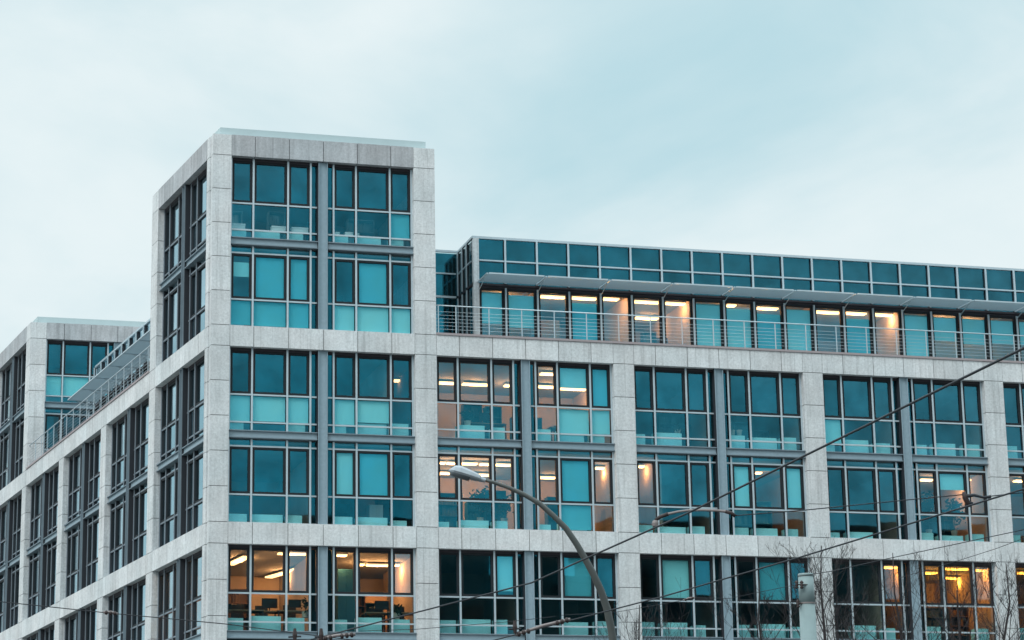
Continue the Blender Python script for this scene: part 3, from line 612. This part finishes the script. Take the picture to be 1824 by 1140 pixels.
LT = [
 ('Fu', (701, 679), (729, 681), "glowing strip light in the tower's right sash at the storey under the balcony", None),
 ('Fu', (781, 683), (810, 684.4), 'glowing strip light in the narrow first sash right of the tower, under the balcony', None),
 ('Fu', (823, 685.7), (870.5, 686.8), 'long glowing strip light in the wide sash right of the tower, under the balcony', None),
 ('Fu', (899, 688), (908, 688.4), 'small glowing lamp in the third sash right of the tower, under the balcony', None),
 ('Fu', (962, 667), (988, 668), "upper of two strip lights beside the half lowered blind under the balcony", None),
 ('Fu', (957, 690), (988, 691), "lower of two strip lights beside the half lowered blind under the balcony", None),
 ('Fu', (996.6, 694), (1044.8, 695), 'strip light showing below a half lowered blind, under the balcony', None),
 ('Fl', (782, 826), (793, 826.4), 'stubby strip light at the left end of the front row above the street lamp head', None),
 ('Fl', (796, 826.4), (816, 827), 'strip light directly above the street lamp head, front row', None),
 ('Fl', (822, 827), (850, 828), 'long strip light above the street lamp arm, front row, left part of the wide sash', None),
 ('Fl', (855, 828), (874, 829), 'short strip light at the right edge of the wide sash above the lamp arm', None),
 ('Fl', (882.5, 829.5), (911, 830), 'strip light in the third sash above the lamp arm', None),
 ('Fl', (781, 844), (806, 845), 'rear row strip light left of the street lamp head', None),
 ('Fl', (840, 847), (873, 848), 'rear row strip light just behind the neck of the street lamp', None),
 ('Fl', (960, 852), (990, 852.6), 'strip light in the narrow sash right of the lamp arm, second storey', None),
 ('Fl', (1058.9, 835), (1082.5, 836), 'upper of two strip lights in the sash left of the second pier', None),
 ('Fl', (1058.9, 855), (1086.6, 855.8), 'lower of two strip lights in the sash left of the second pier', None),
 ('Fl', (1136, 832), (1147, 833), 'glowing light behind the orange lit sash right of the second pier', None),
 ('Fl', (1343, 844), (1357, 843.5), 'small light in the wide sash crossed by the dark trolley wire', None),
 ('Fl', (1637.8, 856), (1662, 856.6), 'strip light in the narrow sash above the dark bush reflections, far right bay pair', None),
 ('Fl', (1670, 860), (1718, 861), 'strip light half hidden under the cyan blind at the far right', None),
 ('Fl', (1726, 857), (1750.8, 858), 'strip light in the sash above the wire clamp at the far right', None),
 ('Gu', (409.5, 1007), (439.6, 993), 'slanting strip light in the leftmost sash of the lowest tower storey', None),
 ('Gu', (478, 1030), (537, 1013), 'slanting strip light across the middle of the lowest left tower window', None),
 ('Gu', (495, 987), (545.8, 989), 'level strip light at the top of the lowest left tower window', None),
 ('Gu', (596, 990.5), (618, 990.8), 'strip light above the tall teal cupboard in the lowest right tower window', None),
 ('Gu', (640, 1007), (646, 1007.2), 'tiny strip light left of the long one in the lowest right tower window', None),
 ('Gu', (653, 1007.5), (693, 1009), 'long strip light in the wide sash of the lowest right tower window', None),
 ('Gu', (702, 1008), (710, 1008.5), 'short strip light in the last sash of the lowest tower storey', None),
 ('Gu', (1573, 1012), (1599, 1012.6), 'front amber strip light in the single lit sash behind the bare trees', A2),
 ('Gu', (1573, 1027.5), (1599, 1028), 'rear amber strip light in the single lit sash behind the bare trees', A2),
 ('Gu', (1646, 1022), (1668, 1022.4), 'amber strip light in the narrow sash left of the brightest window', A2),
 ('Gu', (1681, 1014.5), (1727, 1015.6), 'front amber strip light in the widest glowing sash at bottom right', A2),
 ('Gu', (1681, 1031), (1727, 1032), 'rear amber strip light in the widest glowing sash at bottom right', A2),
 ('Gu', (1735.4, 1017), (1760, 1017.6), 'front amber strip light in the last glowing sash left of the fourth pier', A2),
 ('Gu', (1735.4, 1032), (1752, 1032.4), 'rear amber strip light in the last glowing sash left of the fourth pier', A2),
 ('Gu', (1814, 1022), (1850, 1022.6), 'amber strip light at the right edge of the picture, lowest storey', A2),
 ('Fl', (1806, 858), (1835, 858.6), 'strip light at the right edge of the picture, second storey under the balcony', None),
]
for lv, a, b, lab, mm in LT: light(lv, a, b, lab, mm)
PL = [((961.5, 529.5), (1007.5, 531.5), 'third'), ((1017.4, 532), (1062.4, 534.2), 'fourth'), ((1073.3, 533.5), (1101.8, 535), 'fifth'), ((1128.5, 538.5), (1174.6, 540.7), 'sixth'),
      ((1184.4, 541.5), (1224, 543.5), 'seventh'), ((1293, 545.4), (1310.5, 546), 'ninth'), ((1346.7, 550), (1385, 552), 'tenth'), ((1452, 556.5), (1495.8, 559), 'twelfth'),
      ((1505, 559), (1542, 561), 'thirteenth'), ((1556.7, 561.5), (1601.6, 564), 'fourteenth')]
for a, b, o in PL: light('P', a, b, 'warm strip light under the ceiling behind the %s penthouse window from the left' % o, None)
light('P', (1129.6, 568), (1171, 570.4), 'rear strip light behind the sixth penthouse window from the left', None)
light('P', (1185.5, 569), (1221.7, 571.4), 'rear strip light behind the seventh penthouse window from the left', None)

for k, (i0, i1) in enumerate(((0, 2), (15, 18))):
    MB().box(FR, XP+1.25*i0+.2, XP+1.25*i1+1.1, DP+.75, DP+.8, 7.0, 8.6).build('added_glow_partition', M_ORANGE, B)  # panel added under the blinds, the room's orange lamp glow put in its colour
for a, b, o in (((880, 531), (900, 532), 'first'), ((1660, 573), (1690, 574), 'sixteenth'), ((1710, 577), (1735, 578), 'seventeenth')):  # lamps added, unseen behind the blinds, to light these rooms
    light('P', a, b, 'added ceiling light mostly hidden by the lowered blind of the %s penthouse window' % o, None, k=1.6)
# ------------------------------------------------------------------ office things near the windows
M_WHITE = plain('white_card', (0.9, 0.92, 0.92), 0.6); M_BLACK = plain('black_plastic', (0.02, 0.022, 0.025), 0.5)
M_LEAF = plain('leaf', (0.02, 0.04, 0.025), 0.7, var=0.3, island=0.3); M_POT = plain('clay_pot', (0.55, 0.50, 0.44), 0.7); M_TEALC = plain('teal_cupboard', (0.05, 0.22, 0.32), 0.5)
M_WOOD = plain('desk_wood', (0.35, 0.22, 0.14), 0.5)
def px_on(px, py, d): p = at_y(px, py, d); return p.x
def storage_box(px0, px1, top, base, d, label):
    x0, x1 = px_on(px0, 400, d), px_on(px1, 400, d); c = ((x0+x1)/2, d+.12, Z0+base)
    t = thing('storage_box', c, label, 'box', 'white boxes behind the top tower windows')
    F = Frame(c, (1, 0, 0), (0, 1, 0)); w = (x1-x0)/2
    MB().box(F, -w, w, -.12, .12, 0, (top-base)*.72).build('carton', M_WHITE, t, bevel=.006)
    MB().box(F, -w-.008, w+.008, -.128, .128, (top-base)*.72+.001, top-base).build('lid', M_WHITE, t, bevel=.006)
b0 = 10.64
for p0_, p1_, h, lb in ((412, 437, .23, 'white box at the left end of the top tower window ledge'), (484, 509, .22, 'white box in the middle of the top left tower window'), (520, 549, .22, 'wide white box in the third sash of the top left tower window'),
                    (595, 605, .13, 'small white box left of the pair in the top right tower window'), (615, 629, .15, 'small white box in the middle of the top right tower window'), (634, 640, .13, 'tiny white box beside the mullion in the top right tower window')):
    storage_box(p0_, p1_, b0+h, b0+.004, .47, lb)
def pot(px, d, base, h, r, label, py=780):
    x = px_on(px, py, d); t = thing('flower_pot', (x, d+.1, Z0+base), label, 'pot', 'pots on the ledge')
    MB().lathe((x, d+.1, Z0+base), [(r*.72, 0), (r*.95, h*.8), (r*.98, h*.84)], 14).build('body', M_POT, t, smooth=True)
    MB().lathe((x, d+.1, Z0+base), [(r*1.0, h*.842), (r*1.05, h)], 14).build('rim', M_POT, t, smooth=True)
pot(1307, .5, 3.822, .22, .10, 'pale round pot at left on the ledge under the balcony storey'); pot(1319, .5, 3.822, .23, .11, 'larger pale pot beside a smaller one on the window ledge')
def plant(px, d, base, h, label, r=.3, n=90, py=780):
    x = px_on(px, py, d); c = Vector((x, d+.15, Z0+base)); t = thing('potted_plant', c, label, 'plant', 'potted plants in the offices')
    MB().lathe(c, [(.10, 0), (.13, .2), (.135, .21)], 12).build('pot', M_POT, t)
    st = MB(); lf = MB(); rr = random.Random(int(px))
    for i in range(9):
        a = rr.uniform(0, 6.28); q = c+Vector((math.cos(a)*r*.6*rr.random(), math.sin(a)*.12, h*rr.uniform(.6, 1)))
        st.tube([c+Vector((0, 0, .2)), (c+q)/2+Vector((0, 0, .1)), q], .006, 4)
        for j in range(n//9):
            o = q+Vector((rr.gauss(0, r*.26), rr.gauss(0, .07), rr.gauss(-.08, h*.13))); s = rr.uniform(.05, .12)
            dx = Vector((rr.uniform(-1, 1), rr.uniform(-1, 1), rr.uniform(-.6, .8))).normalized()*s; dy = dx.cross(Vector((rr.random(), rr.random(), rr.random()))).normalized()*s*.45
            lf.quad(o-dx, o-dy, o+dx, o+dy)
    st.build('stem', M_LEAF, t); lf.build('foliage', M_LEAF, t)
def monitor(px, d, base, label, w=.5, py=780, face=1):
    x = px_on(px, py, d); c = Vector((x, d, Z0+base)); t = thing('computer_monitor', c, label, 'monitor', 'computer monitors in the offices')
    F = Frame(c, (1, 0, 0), (0, 1, 0))
    MB().box(F, -w/2, w/2, -.02, .02, .13, .13+w*.62).build('screen', M_BLACK, t, bevel=.006)
    MB().box(F, -.02, .02, -.01, .01, .012, .128).build('neck', M_BLACK, t); MB().box(F, -.1, .1, -.08, .08, 0, .011).build('foot', M_BLACK, t)
def desk(px, d, floor, label, w=1.5, py=780):
    x = px_on(px, py, d); c = Vector((x, d, Z0+floor)); t = thing('desk', c, label, 'desk', 'desks in the offices')
    F = Frame(c, (1, 0, 0), (0, 1, 0)); MB().box(F, -w/2, w/2, -.35, .35, .71, .74).build('top', M_WOOD, t)
    for sx in (-1, 1):
        for sy in (-1, 1): MB().box(F, sx*(w/2-.05)-.02, sx*(w/2-.05)+.02, sy*.31-.02, sy*.31+.02, 0, .708).build('leg', M_BLACK, t)
def chair(px, d, floor, label, py=780):
    x = px_on(px, py, d); c = Vector((x, d, Z0+floor)); t = thing('office_chair', c, label, 'chair', 'office chairs behind the windows')
    F = Frame(c, (1, 0, 0), (0, 1, 0))
    MB().box(F, -.24, .24, -.24, .22, .44, .50).build('seat', M_BLACK, t, bevel=.02)
    MB().box(F, -.23, .23, .235, .28, .52, 1.12).build('backrest', M_BLACK, t, bevel=.02)
    MB().tube([F.p(0, 0, .07), F.p(0, 0, .438)], .025, 8).build('column', M_BLACK, t)
    b = MB()
    for i in range(5): a = i*1.2566; b.tube([F.p(0, 0, .06), F.p(.28*math.cos(a), .28*math.sin(a), .03)], .015, 6)
    b.build('base', M_BLACK, t)
def cupboard(px, w, d, floor, h, label, m, py=1000):
    x = px_on(px, py, d); c = Vector((x, d, Z0+floor)); t = thing('cupboard', c, label, 'cupboard', 'cupboards in the offices')
    F = Frame(c, (1, 0, 0), (0, 1, 0)); MB().box(F, -w/2, w/2, 0, .42, 0, h).build('carcass', m, t)
    for s in (-1, 1): MB().box(F, min(s*.004, s*(w/2-.004)), max(s*.004, s*(w/2-.004)), -.02, -.002, .04, h-.03).build('door', m, t)
GF, LFl, UF = -3.68, .012, 3.302
for px, d, fl, lb in ((425, 1.9, GF, 'dark office chair behind the leftmost pane of the lowest tower storey'), (468, 2.1, GF, 'dark office chair below the slanting light in the lowest tower storey'), (518, 1.8, GF, 'dark office chair in the third pane of the lowest tower storey'),
                      (672, 2.0, GF, 'dark office chair below the long light in the lowest right tower window'), (712, 1.7, GF, 'dark office chair in the last pane of the lowest tower storey'),
                      (1000, 2.4, UF, 'dark office chair in the pane right of the column under the balcony'), (858, 2.2, UF, 'dark office chair in the wide pane right of the tower under the balcony')):
    desk(px+8, d-.85 if d > 1.85 else 1.05, fl, lb.replace('dark office chair', 'desk'), 1.4, 1080 if fl == GF else 760)
    chair(px, d+.2, fl, lb, 1080 if fl == GF else 760)
for px, d, base, w, lb in ((480, 1.25, GF+.744, .55, 'black monitor on the desk below the slanting light'), (525, 1.0, GF+.744, .45, 'black monitor in the third pane of the lowest left tower window'), (680, 1.15, GF+.744, .5, 'black monitor in the lowest right tower window'),
                           (866, 1.35, UF+.744, .5, 'black monitor in the wide pane right of the tower under the balcony'), (1008, 1.55, UF+.744, .45, 'black monitor right of the first steel column under the balcony')):
    monitor(px, d, base, lb, w, 1080 if base < 0 else 760)
plant(857, 1.0, .362, 1.2, 'bushy plant in the second storey window below the street lamp arm', .55, 260, 900)
plant(900, 1.0, .362, 1.0, 'spreading plant with thin leaves in the sash right of the bushy one', .4, 120, 900)
plant(835, .6, UF+.52, .55, 'leafy plant on the ledge in the wide pane right of the tower', .3, 120)
plant(1655, .9, .362, 1.5, 'tall leafy plant in the narrow lit sash near the far right', .4, 260, 900)
plant(1700, .95, .362, 1.3, 'dark leafy plant below the cyan blind near the far right', .5, 240, 900)
plant(545, .62, GF+.5, .6, 'thin twiggy plant in the third pane of the lowest left tower window', .2, 40, 1080)
plant(708, .62, GF+.5, .5, 'small dark plant in the last pane of the lowest tower storey', .22, 70, 1080)
plant(1210, .6, UF+.52, .42, 'leafy plant standing in the wide pane right of the second pier', .25, 80)
cupboard(617, .62, 1.6, GF, 2.35, 'tall teal cupboard in the lowest right tower window', M_TEALC, 1040)
cupboard(668, .9, 5.2, GF, 1.9, 'dark cupboard at the back under the long light of the lowest tower storey', M_WOOD, 1040)
cupboard(670, .5, 1.3, LFl, .95, 'white cupboard behind the wide lower pane of the second tower storey', M_WHITE, 900)

# ------------------------------------------------------------------ street lamp
M_POLE = plain('lamp_pole_paint', (0.085, 0.095, 0.092), 0.5, var=0.2); M_LHEAD = plain('lamp_head_grey', (0.36, 0.41, 0.45), 0.45, var=0.1)
M_LENS = plain('lamp_lens', (0.16, 0.19, 0.21), 0.25)
DL = 45.0
pts = [(856.8, 853.2, .030), (878.9, 858.9, .034), (907, 869, .039), (932.6, 880.4, .044), (961, 896.8, .048), (986, 919, .052), (1008, 941, .056), (1027, 969, .060), (1040, 991.5, .063), (1055.7, 1020, .067), (1071.5, 1054.7, .070), (1081, 1083, .072), (1088.9, 1121, .075), (1093, 1150, .077)]
P3 = [at(x, y, DL) for x, y, r in pts]; RD = [r for *_, r in pts]
bx, by = P3[-1].x+.10, P3[-1].y
t = thing('street_lamp', (bx+.12, by, 0), 'grey street lamp with a long curved arm in front of the first bay', 'street lamp')
P3 += [Vector((bx+.06, by, P3[-1].z-1.2)), Vector((bx+.11, by, 3.0)), Vector((bx+.12, by, 0.0))]; RD += [.082, .09, .10]
MB().tube(P3, RD, 12).build('pole', M_POLE, t, smooth=True)
MB().lathe((bx+.12, by, 0), [(.17, 0), (.17, .05), (.13, .08), (.12, .9), (.10, .95)], 14).build('base', M_POLE, t)
def loft(secs, F):
    mb = MB(); k = len(secs[0][1])
    for u, sec in secs:
        for d, z in sec: mb.v.append(tuple(F(u, d, z)))
    for i in range(len(secs)-1):
        for j in range(k): a = i*k+j; b = i*k+(j+1) % k; mb.f.append((a, b, b+k, a+k))
    mb.f.append(tuple(reversed(range(k)))); mb.f.append(tuple((len(secs)-1)*k+j for j in range(k)))
    return mb
hA, hB = at(862, 855.5, DL), at(801, 838, DL); hd = (hB-hA).normalized(); hs = hd.cross(Vector((0, 0, 1))).normalized(); hu = hs.cross(hd).normalized(); Lh = (hB-hA).length
HF = lambda u, d, z: hA + hd*u + hs*d + hu*z
def sec(w, zt, zb, n=10):
    return [(w*math.cos(a), (zt if math.sin(a) > 0 else zb)*abs(math.sin(a))) for a in [2*math.pi*i/n for i in range(n)]]
prof = [(-.03, .05, .045, -.04), (Lh*.10, .065, .05, -.045), (Lh*.13, .10, .08, -.05), (Lh*.40, .145, .115, -.06), (Lh*.72, .165, .145, -.06), (Lh*.88, .15, .12, -.055), (Lh*.97, .10, .05, -.045), (Lh*1.03, .05, .0, -.03)]
loft([(u, sec(w, a, b, 10)) for u, w, a, b in prof], HF).build('lamp_head', M_LHEAD, t, bevel=.006)
loft([(u, sec(w*.9, -.036, b-.035, 14)) for u, w, a, b in prof[3:7]], HF).build('lens', M_LENS, t, smooth=True)

# ------------------------------------------------------------------ catenary pole and wires
M_CPOLE = plain('galvanised_pole', (0.24, 0.32, 0.33), 0.5, var=0.14, scale=6); M_WIRE = plain('dark_wire', (0.018, 0.022, 0.03), 0.6); M_INS = plain('brown_insulator', (0.035, 0.022, 0.022), 0.6); M_ROD = plain('grey_rod', (0.22, 0.19, 0.19), 0.5)
pc_ = at(1431, 1022, 50.0); hp = pc_.z
t = thing('tram_pole', (pc_.x+.05, pc_.y, 0), 'pale round tram wire pole standing among the bare trees', 'pole')
c = (pc_.x+.05, pc_.y, 0)
MB().lathe(c, [(.21, 0), (.205, .4), (.165, hp-.62), (.165, hp-.62)], 20).build('shaft', M_CPOLE, t, smooth=True)
MB().lathe(c, [(.163, hp-.62), (.158, hp-.06)], 20).build('top_section', M_CPOLE, t, smooth=True)
MB().lathe(c, [(.163, hp-.06), (.163, hp-.012), (.155, hp), (.02, hp+.004)], 20).build('cap', M_CPOLE, t, smooth=True)
for zz, rr_ in ((hp-.63, .172),): MB().lathe(c, [(rr_, zz), (rr_, zz+.03)], 20).build('collar', M_ROD, t)
for px, py in ((1419, 1041), (1428, 1041), (1421.5, 1075)):
    q = at(px, py, 49.75); mb = MB()
    mb.lathe(q, [(.02, -.09), (.045, -.06), (.02, -.04), (.05, -.01), (.02, .01), (.045, .04), (.015, .08)], 10); mb.tube([q, Vector((c[0], c[1]-.14, q.z))], .012, 6)
    mb.build('insulator', M_INS, t, smooth=True)
HZ = CAMP.z
def wire(name, pts, r, label, cat='wire', group='overhead wires', sag=0.0, ext=0.0):
    P = [Vector(p) for p in pts]
    if ext: P = [P[0]+(P[0]-P[1]).normalized()*ext] + P + [P[-1]+(P[-1]-P[-2]).normalized()*ext]
    Q = []
    for a, b in zip(P[:-1], P[1:]):
        for i in range(8): f = i/8; Q.append(a.lerp(b, f)-Vector((0, 0, sag*4*f*(1-f))))
    Q.append(P[-1])
    return tag(MB().tube(Q, r, 6).build(name, M_WIRE, None, smooth=True), label, cat, group)
def wz(p, h): return at_z(p[0], p[1], HZ+h)
wire('trolley_wire', [wz((613, 1124), 3.95), wz((947, 1038), 3.95), wz((1225, 908+6), 3.95), wz((1824, 620), 3.95)], .0105, 'thick dark trolley wire climbing from bottom centre to the right edge', ext=6)
wire('trolley_wire', [wz((1017, 1105), 4.1), wz((1175.8, 1064), 4.1), wz((1430, 991), 4.1), wz((1824, 871), 4.1)], .010, "lower dark trolley wire passing the pole top towards the right edge", ext=5)
wire('span_wire', [at(-40, 1067.5, 40), at(184, 1091, 40), at(403, 1111.6, 40), at(562, 1132, 40), at(800, 1160, 40)], .0085, 'thin wire with a turnbuckle crossing the left facade near the bottom')
wire('span_wire', [at(1309, 918.5, 27), at(1430, 909, 27), at(1611, 891, 27), at(1716, 881, 27)], .0065, 'thin wire from the arched insulator rod to the dark clamp at right')
wire('span_wire', [at(1763, 884, 27), at(1824, 877, 27), at(1900, 868, 27)], .0065, 'short thin wire from the dark clamp to the right edge')
wire('span_wire', [at(1424, 1026.5, 49.7), at(1481, 1017.5, 48), at(1585, 994.3, 46), at(1824, 943.4, 42), at(1900, 925, 41)], .008, 'thin wire leaving the tram pole top towards the right edge')
wire('span_wire', [at(1600, 1030, 50), at(1706, 999, 48), at(1772, 978, 47), at(1824, 959, 46), at(1900, 935, 45)], .006, 'faint wire above the glowing windows at bottom right')
wire('span_wire', [at(1237, 1064.5, 48), at(1299, 1066, 49), at(1420, 1041, 49.7)], .006, 'faint wire from the small turnbuckle to the tram pole')
wire('span_wire', [at(1000, 1096, 46), at(1100, 1090, 47), at(1218, 1069, 48)], .006, 'faint wire from the bottom centre to the small turnbuckle')
wire('span_wire', [at(640, 1124, 38), at(740, 1121, 38), at(900, 1108, 38), at(990, 1098, 38)], .005, 'faint short wire between the clamps at the bottom centre')
wire('span_wire', [at(1308, 1026, 49), at(1360, 1009.7, 49), at(1433, 991, 49)], .005, 'faint slanting wire in front of the dark bay left of the tram pole')
# arched insulator rod
arch = [(1167, 927), (1176, 920.5), (1190, 915.5), (1208, 911.5), (1225.5, 909.2), (1250, 908.6), (1277, 909.4), (1292, 911), (1303, 914), (1309.5, 919.5)]
A3 = [at(x, y, 27) for x, y in arch]; t = thing('insulator_rod', A3[0], 'arched brown insulator rod hanging on the trolley wire', 'insulator')
MB().tube(A3, [.012, .016, .015, .014, .014, .014, .014, .017, .017, .012], 8).build('rod', M_ROD, t, smooth=True)
for i, j in ((0, 2), (7, 9)): MB().tube(A3[i:j+1], .021, 8).build('end_sleeve', M_INS, t, smooth=True)
MB().lathe(A3[0]-Vector((0, 0, .03)), [(.035, -.035), (.04, 0), (.03, .03)], 10).build('clamp', M_ROD, t)
# dark clamp at right
q = at(1722, 881, 27); t = thing('wire_clamp', q, 'dark insulated clamp on the wires near the fourth pier', 'clamp')
MB().tube([at(1717, 876, 27), at(1719, 886, 27), at(1724, 896, 27), at(1728, 902, 27)], [.02, .034, .03, .02], 8).build('body', M_INS, t, smooth=True)
MB().tube([at(1719, 884, 27), at(1735, 882, 27), at(1752, 886, 27), at(1765, 885, 27)], [.024, .018, .014, .022], 8).build('arm', M_WIRE, t, smooth=True)
MB().tube([at(1723, 894, 27), at(1732, 898, 27)], .024, 8).build('jaw', M_WIRE, t, smooth=True)
# rods at bottom centre
def rod(p, q_, d, r, label, ins=True):
    a, b = at(*p, d), at(*q_, d); t = thing('insulator_rod', a, label, 'insulator')
    MB().tube([a, (a+b)/2+Vector((0, 0, .02)), b], r, 8).build('rod', M_ROD, t, smooth=True)
    v = (b-a).normalized()
    for e_, s in ((a, 1), (b, -1)):
        mb = MB()
        for i in range(3): c0 = e_+v*s*(.05+i*.07); mb.tube([c0-v*.022, c0, c0+v*.022], [r*1.3, r*1.9, r*1.3], 8)
        mb.build('end_sleeve', M_INS, t, smooth=True)
rod((1016, 1103), (918, 1131), 34, .022, 'grey rod with dark ends at the bottom right of the lamp arm base')
rod((633, 1130), (565, 1139), 34, .022, 'grey rod with dark ends at the bottom edge below the tower')
rod((184, 1090.5), (210, 1093.5), 40, .02, 'small turnbuckle on the thin wire in front of the left facade')
rod((1217, 1069), (1238, 1064.5), 48, .016, 'small pale turnbuckle below the second bay right of the tower')
for px, py, lb in ((525, 1131, 'small dark clamp at the bottom edge under the left tower window'), (572, 1131, 'small dark clamp at the bottom edge under the tower column'), (917, 1117, 'small dark clamp on the wire beside the lamp arm, above the grey rod')):
    q = at(px, py, 34); t = thing('wire_clamp', q, lb, 'clamp')
    MB().tube([q-Vector((0, 0, .09)), q, q+Vector((0, 0, .09))], [.02, .035, .02], 7).build('body', M_INS, t)
    MB().tube([q+Vector((-.09, 0, -.03)), q+Vector((.09, 0, -.02))], .014, 6).build('arm', M_WIRE, t)

# ------------------------------------------------------------------ bare trees
M_BARK = plain('dark_bark', (0.030, 0.025, 0.027), 0.9, var=0.3, scale=12)
def tree(px, top_py, dist, spread, seed, label, nb=16):
    rr = random.Random(seed); tp = at(px, top_py, dist); H = tp.z
    t = thing('bare_tree', (tp.x, tp.y, 0), label, 'tree', 'bare street trees')
    tr = MB(); br = MB(); base = Vector((tp.x, tp.y, 0)); lead = []
    for i in range(11):
        f = i/10; lead.append(base+Vector((rr.gauss(0, .05)*(f > 0), rr.gauss(0, .05)*(f > 0), H*f)))
    tr.tube(lead, [.15*(1-f/10*.93)**1.1+.004 for f in range(11)], 9)
    tr.build('trunk', M_BARK, t, smooth=True)
    def grow(p, d, ln, r, lev):
        n = 5 if lev == 0 else 3
        pts = [p]; q = p; dd = d.copy(); rads = [r]
        for i in range(n):
            dd = (dd+Vector((rr.gauss(0, .16), rr.gauss(0, .16), .08))).normalized(); q = q+dd*ln/n
            pts.append(q); rads.append(max(r*(1-.75*(i+1)/n), .0033))
        if max(v.z for v in pts) > H*1.02: return
        br.tube(pts, rads, 5 if lev < 1 else 3, False)
        if lev >= 3: return
        for i in range([4, 5, 4][lev]):
            f = rr.uniform(.2, 1); k = min(int(f*n), n-1); o = pts[k].lerp(pts[k+1], f*n-k)
            a = rr.uniform(0, 6.283); ax = Vector((math.cos(a), math.sin(a), rr.gauss(.1, .3)))
            grow(o, (dd+ax*rr.uniform(.4, .75)).normalized(), ln*rr.uniform(.30, .55), rads[k]*.65, lev+1)
    for i in range(nb):
        f = .34+.56*(i+rr.random())/nb; k = int(f*10); o = lead[k].lerp(lead[min(k+1, 10)], f*10-k); a = i*2.4+rr.uniform(-.5, .5)
        d = Vector((math.cos(a)*spread, math.sin(a)*spread, 1)).normalized()
        grow(o, d, (H-o.z)*rr.uniform(.55, .95)+.25, .036*(1-f)+.009, 0)
    br.build('crown', M_BARK, t)
tree(1463, 972, 66, .42, 3, 'bare tree with upright twigs right beside the pale tram pole', 15)
tree(1352, 1034, 68, .7, 5, 'low bare tree with fine twigs left of the tram pole', 11)
tree(1590, 985, 69, .8, 11, 'wide bare tree in front of the single glowing sash, right of the pole', 9)
tree(1700, 1010, 70, .7, 13, 'bare tree in front of the brightest amber window at bottom right', 9)
tree(1790, 1004, 66, .55, 17, 'bare tree in front of the fourth pier at the right edge', 15)
tree(1137, 1078, 68, .4, 23, 'smallest bare tree top beside the curved lamp pole', 10)

# ------------------------------------------------------------------ houses across the street, behind the camera (mirrored in the lowest panes)
def block(x0, x1, y, h, label, m):
    t = thing('apartment_building', ((x0+x1)/2, y-6, 0), label, 'building')
    F = Frame((0, 0, 0), (1, 0, 0), (0, 1, 0))
    MB().box(F, x0, x1, y-12, y, 0, h).build('wall', m, t)
    MB().prism([(x0-.4, y-12.4), (x1+.4, y-12.4), (x1+.4, y+.4), (x0-.4, y+.4)], h+.001, h+.5).build('roof', M_DARK, t)
    for i in range(int((x1-x0)/5)):
        for j in range(3): MB().box(F, x0+1.6+i*5, x0+3.4+i*5, y+.002, y+.08, h-4.5-j*3.4, h-2.4-j*3.4).build('window', M_DARK, t)
M_BR = plain('brown_render', (0.10, 0.085, 0.08), 0.9)
block(3, 39, -101, 28.2, 'dark brown apartment block mirrored in the lowest panes right of the tower', M_BR)
block(40, 49, -103, 26.0, 'lower brown house between the two taller blocks across the street', M_BR)
block(50, 112, -101, 29.0, 'long dark brown apartment block across the street behind the bare trees', M_BR)
